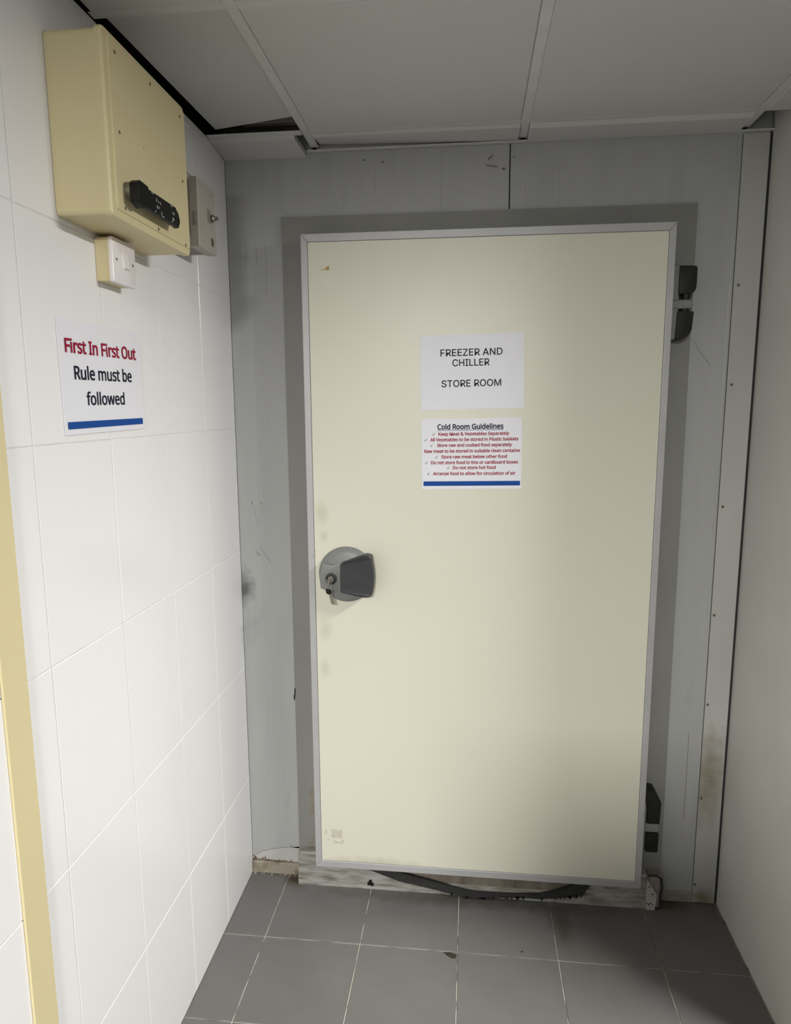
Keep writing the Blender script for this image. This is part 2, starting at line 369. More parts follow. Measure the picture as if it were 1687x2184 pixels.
MB().box(RX+.1, 4.2, -.13, .0, ZC-.003, ZC+.012).obj('ceiling_strip', M_ceil, ce)
# the rest of the kitchen around the viewpoint (outside the picture)
MB().box(4.1, 4.2, -4.6, .0, 0, 2.75).obj('wall_far_right', M_far, kind='structure', label='plain white wall of the kitchen far to the right')
MB().box(-.12, 4.2, -4.7, -4.6, 0, 2.75).obj('wall_front', M_far, kind='structure', label='plain white kitchen wall behind the viewpoint')

# ---------------- cold room door ----------------
DX0, DX1, DZ0, DZ1, DY = .249, 1.316, .0955, 2.1385, -.080
door = empty('door_1', (.78, 0, 0), kind='structure', label='closed cream cold room door with aluminium edging and grey frame', category='door')
# casing around the opening
MB().prism([(.174, .002), (.300, .002), (.300, 2.08), (.174, 2.206)], 'y', 0, -.012).obj('casing', M_casing, door)
MB().prism([(1.396, .002), (1.268, .002), (1.268, 2.08), (1.389, 2.204)], 'y', 0, -.012).obj('casing', M_casing, door)
MB().prism([(.174, 2.206), (1.389, 2.204), (1.268, 2.08), (.300, 2.08)], 'y', 0, -.012).obj('casing', M_casing, door)
MB().prism([(.212, .23), (.249, .26), (.26, .345), (.235, .35), (.212, .325), (.216, .30), (.222, .275), (.21, .272)], 'y', -.012, -.0125).obj('paint_patch', M_olive, door)
MB().prism([(.205, .123), (.249, .123), (.249, .165), (.235, .15), (.222, .158), (.212, .14)], 'y', -.012, -.0125).obj('paint_patch', M_olive, door)
MB().prism([(.171, .655), (.176, .675), (.1775, .70), (.1735, .697), (.1725, .68), (.1695, .665)], 'y', 0, -.0128).obj('paint_chip', M_black, door)
# leaf
leaf = MB().box(DX0+.006, DX1-.006, DY+.003, -.024, DZ0+.006, DZ1-.006).obj('leaf_core', M_rubber, door)
MB().box(DX0+.0212, DX1-.0195, DY-.0005, DY+.006, DZ0+.0245, DZ1-.0235, .0006).obj('door_panel', M_door, leaf)
a, b_, c, d = DX0, DX1, DZ0, DZ1
wL, wR, wB, wT = .0203, .0187, .0237, .0227
for q in ([(a, c), (a+wL, c+wB), (a+wL, d-wT), (a, d)], [(b_, c), (b_-wR, c+wB), (b_-wR, d-wT), (b_, d)],
          [(a, c), (b_, c), (b_-wR, c+wB), (a+wL, c+wB)], [(a, d), (b_, d), (b_-wR, d-wT), (a+wL, d-wT)]):
    MB().prism(q, 'y', -.026, DY-.0025, bev=.0016, seg=2).obj('edge_trim', M_alu, leaf)
MB().box(DX0+.014, DX1-.014, -.026, -.011, DZ0+.014, DZ1-.014, .003).obj('gasket', M_rubber, door)
# worn patches on the leaf
for q in ([(.283, .216), (.288, .216), (.289, .228), (.285, .234)], [(.291, .196), (.296, .195), (.295, .201)], [(.305, .206), (.341, .203), (.342, .232), (.335, .236), (.330, .228), (.322, .236), (.305, .236)],
          [(.312, .186), (.345, .183), (.346, .199), (.338, .200), (.336, .190), (.318, .193), (.314, .201)]):
    MB().prism(q, 'y', DY-.0004, DY-.0009).obj('glue_residue', M_residue, leaf)

# lock with paddle handle
HC = (.3715, 1.116)
lock = MB().lathe([(.0885, 0), (.0885, .004), (.082, .010), (.064, .016), (.03, .019), (0, .0195)], (HC[0], DY-.001, HC[1]), (0, -1, 0), 56).obj('lock', M_lockgrey, door, smooth=True)
MB().prism([(.288, 1.070), (.333, 1.0655), (.364, 1.058), (.452, 1.06), (.452, 1.172), (.364, 1.162), (.331, 1.1515), (.297, 1.158), (.284, 1.115)], 'y', DY-.004, DY-.027,
           bev=.003, seg=2, top=[(.293, 1.074), (.333, 1.068), (.364, 1.060), (.448, 1.066), (.448, 1.166), (.364, 1.160), (.331, 1.149), (.300, 1.153), (.289, 1.115)]).obj('lock_body', M_lockgrey, lock, smooth=True)
def rounded(pts, rads, n=5):
    out = []; N = len(pts)
    for i in range(N):
        p, a_, b2 = Vector(pts[i]), Vector(pts[i-1]), Vector(pts[(i+1) % N]); rr = rads[i] if isinstance(rads, (list, tuple)) else rads
        u, v = (a_-p).normalized(), (b2-p).normalized()
        s0, s1 = p+u*rr, p+v*rr
        for k in range(n+1):
            t = k/n; q = s0*(1-t)**2+p*2*t*(1-t)+s1*t*t; out.append((q.x, q.y))
    return out
gp = rounded([(.359, 1.0675), (.436, 1.056), (.458, 1.060), (.4665, 1.120), (.456, 1.187), (.438, 1.190), (.3595, 1.158)], [.006, .01, .008, .03, .007, .008, .006])
g = MB()
# convex paddle: outline extruded with a bowed front
b = bmesh.new()
def bow(x): return DY-.050-.010*math.sin(min(1, max(0, (x-.359)/.107))*math.pi*.85)
n = len(gp)
A = [b.verts.new((x, DY-.022, z)) for x, z in gp]; B = [b.verts.new((x, bow(x)+.003, z)) for x, z in gp]
cxg, czg = .412, 1.122
Cc = [b.verts.new((cxg+(x-cxg)*.955, bow(x), czg+(z-czg)*.955)) for x, z in gp]
for i in range(n):
    j = (i+1) % n
    b.faces.new((A[i], A[j], B[j], B[i])); b.faces.new((B[i], B[j], Cc[j], Cc[i]))
b.faces.new(A[::-1])
from mathutils.geometry import tessellate_polygon
for t in tessellate_polygon([[v.co for v in Cc]]):
    try: b.faces.new([Cc[k] for k in t])
    except ValueError: pass
bmesh.ops.recalc_face_normals(b, faces=b.faces)
g.add(b); g.obj('paddle_handle', M_grip, lock, label='charcoal paddle handle')
MB().lathe([(.0185, 0), (.0175, .0025), (.0135, .003), (.012, .001), (0, .001)], (.3265, DY-.0268, 1.106), (0, -1, 0), 24).obj('keyhole_collar', M_grip, lock, smooth=True)
MB().lathe([(.0095, 0), (.0095, .004), (.008, .005), (0, .005)], (.3265, DY-.0275, 1.106), (0, -1, 0), 20).obj('lock_cylinder', M_steel, lock, smooth=True)
# two edge screws by the lock
MB().lathe([(.002, 0), (.0014, .0012), (0, .0013)], (.2695, DY-.0024, 1.1875), (0, -1, 0), 8).obj('rivet', M_greyd, leaf)
MB().lathe([(.002, 0), (.0014, .0012), (0, .0013)], (.2625, DY-.0024, 1.173), (0, -1, 0), 8).obj('rivet', M_greyd, leaf)

# hinges
def hinge(z, mirror):
    h = MB()
    if not mirror:
        h.box(1.300, 1.338, -.062, -.012, 1.822, 2.028, .003)
        hp = h.obj('hinge', M_lockgrey, door)
        MB().prism(rounded([(1.334, 1.9455), (1.376, 1.9505), (1.381, 1.965), (1.381, 2.022), (1.334, 2.024)], [.001, .006, .006, .009, .003]), 'y', -.014, -.070, bev=.006, seg=3).obj('hinge_cap', M_hinge, hp, smooth=True)
        MB().lathe([(.0125, 0), (.0125, .022)], (1.3585, -.052, 1.928), (0, 0, 1), 20).obj('hinge_pin', M_hinge, hp, smooth=True)
        MB().box(1.318, 1.376, -.068, -.014, 1.906, 1.932, .006, 2).obj('hinge_arm', M_lockgrey, hp)
        MB().lathe([(.0125, 0), (.0125, .012)], (1.3575, -.052, 1.896), (0, 0, 1), 20).obj('hinge_pin', M_hinge, hp, smooth=True)
        MB().prism(rounded([(1.331, 1.822), (1.350, 1.822), (1.374, 1.836), (1.378, 1.898), (1.334, 1.900)], [.002, .004, .016, .004, .003]), 'y', -.014, -.070, bev=.006, seg=3).obj('hinge_cap', M_hinge, hp, smooth=True)
    else:
        h.box(1.300, 1.332, -.050, -.012, .20, .395, .003)
        hp = h.obj('hinge', M_lockgrey, door)
        MB().prism(rounded([(1.330, .312), (1.369, .312), (1.371, .386), (1.351, .424), (1.312, .427), (1.312, .408), (1.326, .380), (1.331, .355)], [.003, .004, .005, .005, .003, .004, .006, .006]), 'y', -.014, -.062, bev=.006, seg=3).obj('hinge_cap', M_hinge, hp, smooth=True)
        MB().box(1.318, 1.370, -.060, -.014, .280, .310, .005, 2).obj('hinge_arm', M_lockgrey, hp)
        MB().prism(rounded([(1.329, .212), (1.368, .212), (1.369, .278), (1.329, .278)], .004), 'y', -.014, -.062, bev=.006, seg=3).obj('hinge_cap', M_hinge, hp, smooth=True)
hinge(1.92, False); hinge(.3, True)

# threshold under the door
th = MB().prism([(-.001, 0), (-.050, 0), (-.050, .036), (-.045, .040), (-.045, .112), (-.040, .118), (-.001, .118)], 'x', .178, 1.344).obj('threshold', M_peel, door, label='peeling white painted threshold board')
MB().prism([(.47, .052), (.72, .02), (.80, .014), (1.0, .02), (1.09, .052), (1.16, .112), (.42, .112)], 'y', -.044, -.0462).obj('bare_board', M_dirty, th)
MB().prism([(1.344, .0), (1.371, .0), (1.377, .055), (1.342, .112)], 'y', -.004, -.055, bev=.001).obj('corner_plate', M_pale, th)
for x, z, r_ in [(1.351, .083, .0025), (1.362, .058, .0032), (1.352, .022, .003), (1.346, .024, .002), (1.358, .026, .0024), (1.364, .020, .0022)]:
    MB().lathe([(r_, 0), (r_*.6, .0008), (0, .0008)], (x, -.055, z), (0, -1, 0), 8).obj('nail_hole', M_black, th)
for x, z in [(.425, .020), (.43, .028), (.436, .018)]:
    MB().box(x-.005, x+.006, -.052, -.0495, z-.006, z+.007, .002).obj('chipped_hole', M_black, th)
MB().box(1.3445, 1.391, -.045, -.004, 0, .118, .006).obj('end_block', M_greyd, th)
MB().tube([(1.345, -.052, .122), (1.372, -.052, .124), (1.388, -.05, .112), (1.393, -.048, .08), (1.389, -.048, .05), (1.390, -.048, .004)], .0035, 6).obj('edge_seal', M_rubber, th)
# torn bottom seal sagging under the leaf
def ribbon(top, bot, y0, y1):
    b = bmesh.new(); R = []
    for (x, z), (x2, z2) in zip(top, bot):
        R.append([b.verts.new((x, y0, z)), b.verts.new((x, y1, z)), b.verts.new((x2, y1, z2)), b.verts.new((x2, y0, z2))])
    for A, B in zip(R, R[1:]):
        for k in range(4): b.faces.new((A[k], A[(k+1) % 4], B[(k+1) % 4], B[k]))
    b.faces.new(R[0][::-1]); b.faces.new(R[-1])
    bmesh.ops.recalc_face_normals(b, faces=b.faces); m = MB(); m.add(b); return m
top = [(.395, .108), (.45, .094), (.53, .079), (.62, .061), (.71, .040), (.76, .030), (.80, .026), (.86, .027), (.93, .030), (.995, .034), (1.04, .048), (1.09, .070), (1.13, .088), (1.175, .108)]
bot = [(.405, .090), (.47, .068), (.53, .047), (.62, .031), (.71, .013), (.76, .004), (.80, .003), (.86, .011), (.93, .018), (.995, .018), (1.045, .024), (1.10, .034), (1.135, .044), (1.165, .085)]
ribbon(top, bot, -.064, -.056).obj('bottom_seal', M_rubber, door, label='torn black rubber seal sagging below the door')
tb = MB()
for q in range(34):
    x = .70+random.random()*.44
    i = max(k for k in range(len(bot)) if bot[k][0] <= x)
    f = (x-bot[i][0])/(bot[i+1][0]-bot[i][0]) if i+1 < len(bot) else 0
    z = bot[i][1]*(1-f)+bot[min(i+1, len(bot)-1)][1]*f
    l = random.uniform(.004, .012); w = random.uniform(.003, .009)
    tb.prism([(x-w, z+.006), (x+w, z+.006), (x+random.uniform(-.004, .004), max(.002, z-l))], 'y', -.057, -.066)
tb.obj('torn_edge', M_rubber, bpy.data.objects['bottom_seal'], kind='stuff')

# ---------------- tape scrap ----------------
MB().prism([(.3005, 2.0335), (.320, 2.0385), (.3285, 2.0455), (.335, 2.0475), (.3315, 2.044), (.3345, 2.039), (.3325, 2.035), (.318, 2.0362)], 'y', DY-.0006, DY-.0012).obj('tape_scrap', M_tape, label='small scrap of brown tape near the upper left door corner', category='tape')

# ---------------- keys ----------------
key = empty('key_bunch', (.3265, DY-.034, 1.106), label='small bunch of worn keys hanging from the door lock', category='keys')
MB().box(.3245, .3285, DY-.050, DY-.033, 1.1045, 1.1075, .0005).lathe([(.0115, -.001), (.0115, .001)], (.3265, DY-.060, 1.106), (.55, .15, .8), 20).obj('lock_key', M_steel, key)
ring = []
for k in range(20):
    t = 2*math.pi*k/20; ring.append((.3285+.0085*math.cos(t)*.7, DY-.058+.0085*math.cos(t)*.4, 1.088+.016*math.sin(t)))
MB().tube(ring, .0011, 6, True).obj('key_ring', M_steel, key)
def hang_key(x, dx, z0, m, ln=.044):
    u = Vector((dx, 0, -1)).normalized(); v = Vector((1, 0, dx)).normalized(); p0 = Vector((x, 0, z0))
    def q(a_, s_): w_ = p0+u*a_+v*s_; return (w_.x, w_.z)
    pts = [q(0, -.004), q(.003, -.0085), q(.010, -.0095), q(.016, -.006), q(.0185, -.0035), q(ln*.62, -.0035), q(ln*.68, -.0018), q(ln*.76, -.0035), q(ln*.84, -.002), q(ln, 0), q(ln*.96, .0035), q(.0185, .0035), q(.016, .006), q(.010, .0095), q(.003, .0085), q(0, .004)]
    return MB().prism(pts, 'y', DY-.054-m, DY-.056-m, bev=.0003)
hang_key(.326, .16, 1.080, 0, .05).obj('hanging_key', M_steel, key)
hang_key(.3235, .34, 1.082, .003, .054).obj('hanging_key', M_steel, key)
MB().prism(rounded([(.317, 1.083), (.333, 1.080), (.333, 1.066), (.318, 1.067)], .004), 'y', DY-.060, DY-.063, bev=.0005).obj('key_tag', M_black, key)


# letter outlines (character, advance, closed loops in thousandths of the type size)
GLYPHS_A = r"""
 188|
A480|16,0 201,509 276,509 463,0 395,0 287,302 264,372 232,478 245,478 213,371 191,302 85,0|110,142 110,199 370,199 370,142
C510|267,-7 235,-5 205,1 177,11 150,25 126,42 104,63 86,88 70,115 57,146 48,179 42,215 40,254 42,293 48,329 57,362 70,393 86,421 104,445 126,466 150,484 177,498 205,508 235,514 267,516 286,515 305,513 323,509 340,504 357,498 373,490 388,481 402,471 415,460 427,447 438,433 448,418 456,402 463,385 469,367 473,348 408,348 405,361 401,373 395,384 389,395 382,404 375,413 366,421 357,428 348,435 337,440 327,445 315,449 304,452 292,454 280,455 267,456 245,454 223,450 203,443 184,432 166,419 150,403 137,385 125,364 116,340 109,314 105,285 103,254 105,223 109,194 116,168 125,145 137,123 151,105 166,89 184,76 203,66 223,59 245,54 267,53 280,53 292,55 304,57 315,60 327,64 337,69 348,74 357,81 366,88 375,96 382,105 389,114 395,125 401,136 405,148 408,160 473,160 469,142 463,124 457,107 448,91 438,76 428,62 416,49 402,38 388,28 373,19 357,11 341,5 323,0 305,-4 286,-6
D502|219,0 96,0 96,57 215,57 244,58 272,63 296,70 318,81 337,94 354,110 368,128 379,149 388,172 394,198 398,226 399,255 398,285 394,312 388,337 379,361 368,381 354,399 338,415 320,428 299,438 275,446 249,450 221,452 93,452 93,509 225,509 261,507 294,501 325,492 353,478 377,461 399,441 418,418 433,391 446,361 455,329 460,293 462,255 460,217 455,181 446,149 433,119 417,92 398,68 376,48 351,31 322,17 291,8 256,2|125,509 125,0 60,0 60,509
E419|60,0 60,509 372,509 372,452 125,452 125,286 355,286 355,229 125,229 125,57 375,57 375,0
F410|60,0 60,509 369,509 369,452 125,452 125,278 346,278 346,221 125,221 125,0
H517|60,0 60,509 125,509 125,289 392,289 392,509 457,509 457,0 392,0 392,232 125,232 125,0
I300|31,0 31,57 118,57 118,452 31,452 31,509 269,509 269,452 183,452 183,57 269,57 269,0
L393|60,0 60,509 125,509 125,57 361,57 361,0
M628|60,0 60,509 152,509 277,187 287,159 299,123 311,84 322,49 307,49 318,83 330,121 342,158 352,187 476,509 568,509 568,0 504,0 504,291 504,327 505,369 506,413 507,457 513,457 498,409 482,363 467,322 456,291 342,0 286,0 170,291 159,321 145,361 129,408 112,457 119,457 120,416 121,372 122,328 122,291 122,0
N523|60,0 60,509 136,509 343,183 363,151 388,107 414,55 405,54 401,108 399,157 399,195 399,509 463,509 463,0 387,0 202,290 177,331 148,381 108,452 119,454 122,384 124,328 125,291 125,0
O533|267,-7 235,-5 205,1 177,11 150,25 126,42 105,63 86,88 70,115 57,146 48,179 42,215 40,254 42,293 48,329 57,362 70,393 86,421 105,445 126,466 150,484 177,498 205,508 235,514 267,516 299,514 329,508 357,498 384,484 408,466 429,445 448,421 464,393 477,362 486,329 491,293 493,254 491,215 486,179 477,146 464,115 448,88 429,63 408,42 384,25 357,11 329,1 299,-5|267,53 289,54 310,59 330,66 349,76 367,89 383,105 396,123 408,144 418,168 425,194 429,223 430,254 429,286 425,314 418,341 408,365 396,386 383,404 367,420 349,433 330,443 310,450 289,454 267,456 245,454 223,450 203,443 184,433 167,420 151,404 137,385 125,364 116,340 109,314 105,285 103,254 105,223 109,194 116,168 125,144 137,123 151,105 167,89 184,76 203,66 223,59 245,54
R449|60,0 60,509 236,509 264,507 290,504 313,497 333,489 351,478 367,465 380,450 390,433 399,415 405,395 408,374 409,352 408,330 405,309 399,290 390,271 380,255 367,240 351,228 333,217 312,209 289,203 264,199 236,198 96,198 96,255 234,255 252,256 269,258 284,262 298,267 309,273 319,281 327,290 334,300 339,312 342,324 344,338 345,352 344,367 342,380 339,393 334,405 327,415 319,425 309,433 298,440 284,445 269,449 252,451 233,452 125,452 125,0|353,0 230,229 303,229 428,0
S447|224,-9 197,-8 172,-4 149,1 128,9 108,19 91,31 76,45 64,60 54,77 46,96 41,115 38,137 104,137 107,123 110,110 116,98 123,88 132,79 142,71 154,64 166,59 180,55 194,52 209,50 224,49 241,50 257,52 272,55 286,60 299,66 311,74 321,82 329,92 336,102 341,114 345,126 346,139 345,151 342,161 338,171 332,179 325,186 316,193 307,199 296,205 245,222 184,239 154,249 128,260 105,274 86,289 71,307 60,326 54,348 52,372 53,393 58,413 65,431 75,448 87,463 102,476 119,488 138,498 158,506 180,511 203,514 227,516 252,514 275,511 296,505 316,498 334,488 351,476 365,463 377,449 387,433 394,415 399,397 401,378 337,378 334,396 326,412 316,426 302,437 286,447 267,453 247,457 225,459 209,458 194,456 180,452 167,448 156,442 145,435 136,427 129,418 123,409 118,398 116,387 115,376 116,363 119,352 124,342 131,334 139,326 148,319 158,313 169,308 212,293 264,279 312,264 324,258 336,252 347,245 359,238 369,229 379,220 387,209 395,198 401,185 405,171 407,155 408,139 407,118 403,99 396,81 386,64 374,48 360,34 343,21 323,11 302,2 278,-4 252,-8
T449|32,452 32,509 417,509 417,452 257,452 257,0 193,0 193,452
Z438|42,0 42,46 273,385 306,431 341,476 348,454 285,452 223,452 40,452 40,509 397,509 397,462 169,129 134,81 97,33 90,54 152,57 214,57 399,57 399,0
"""
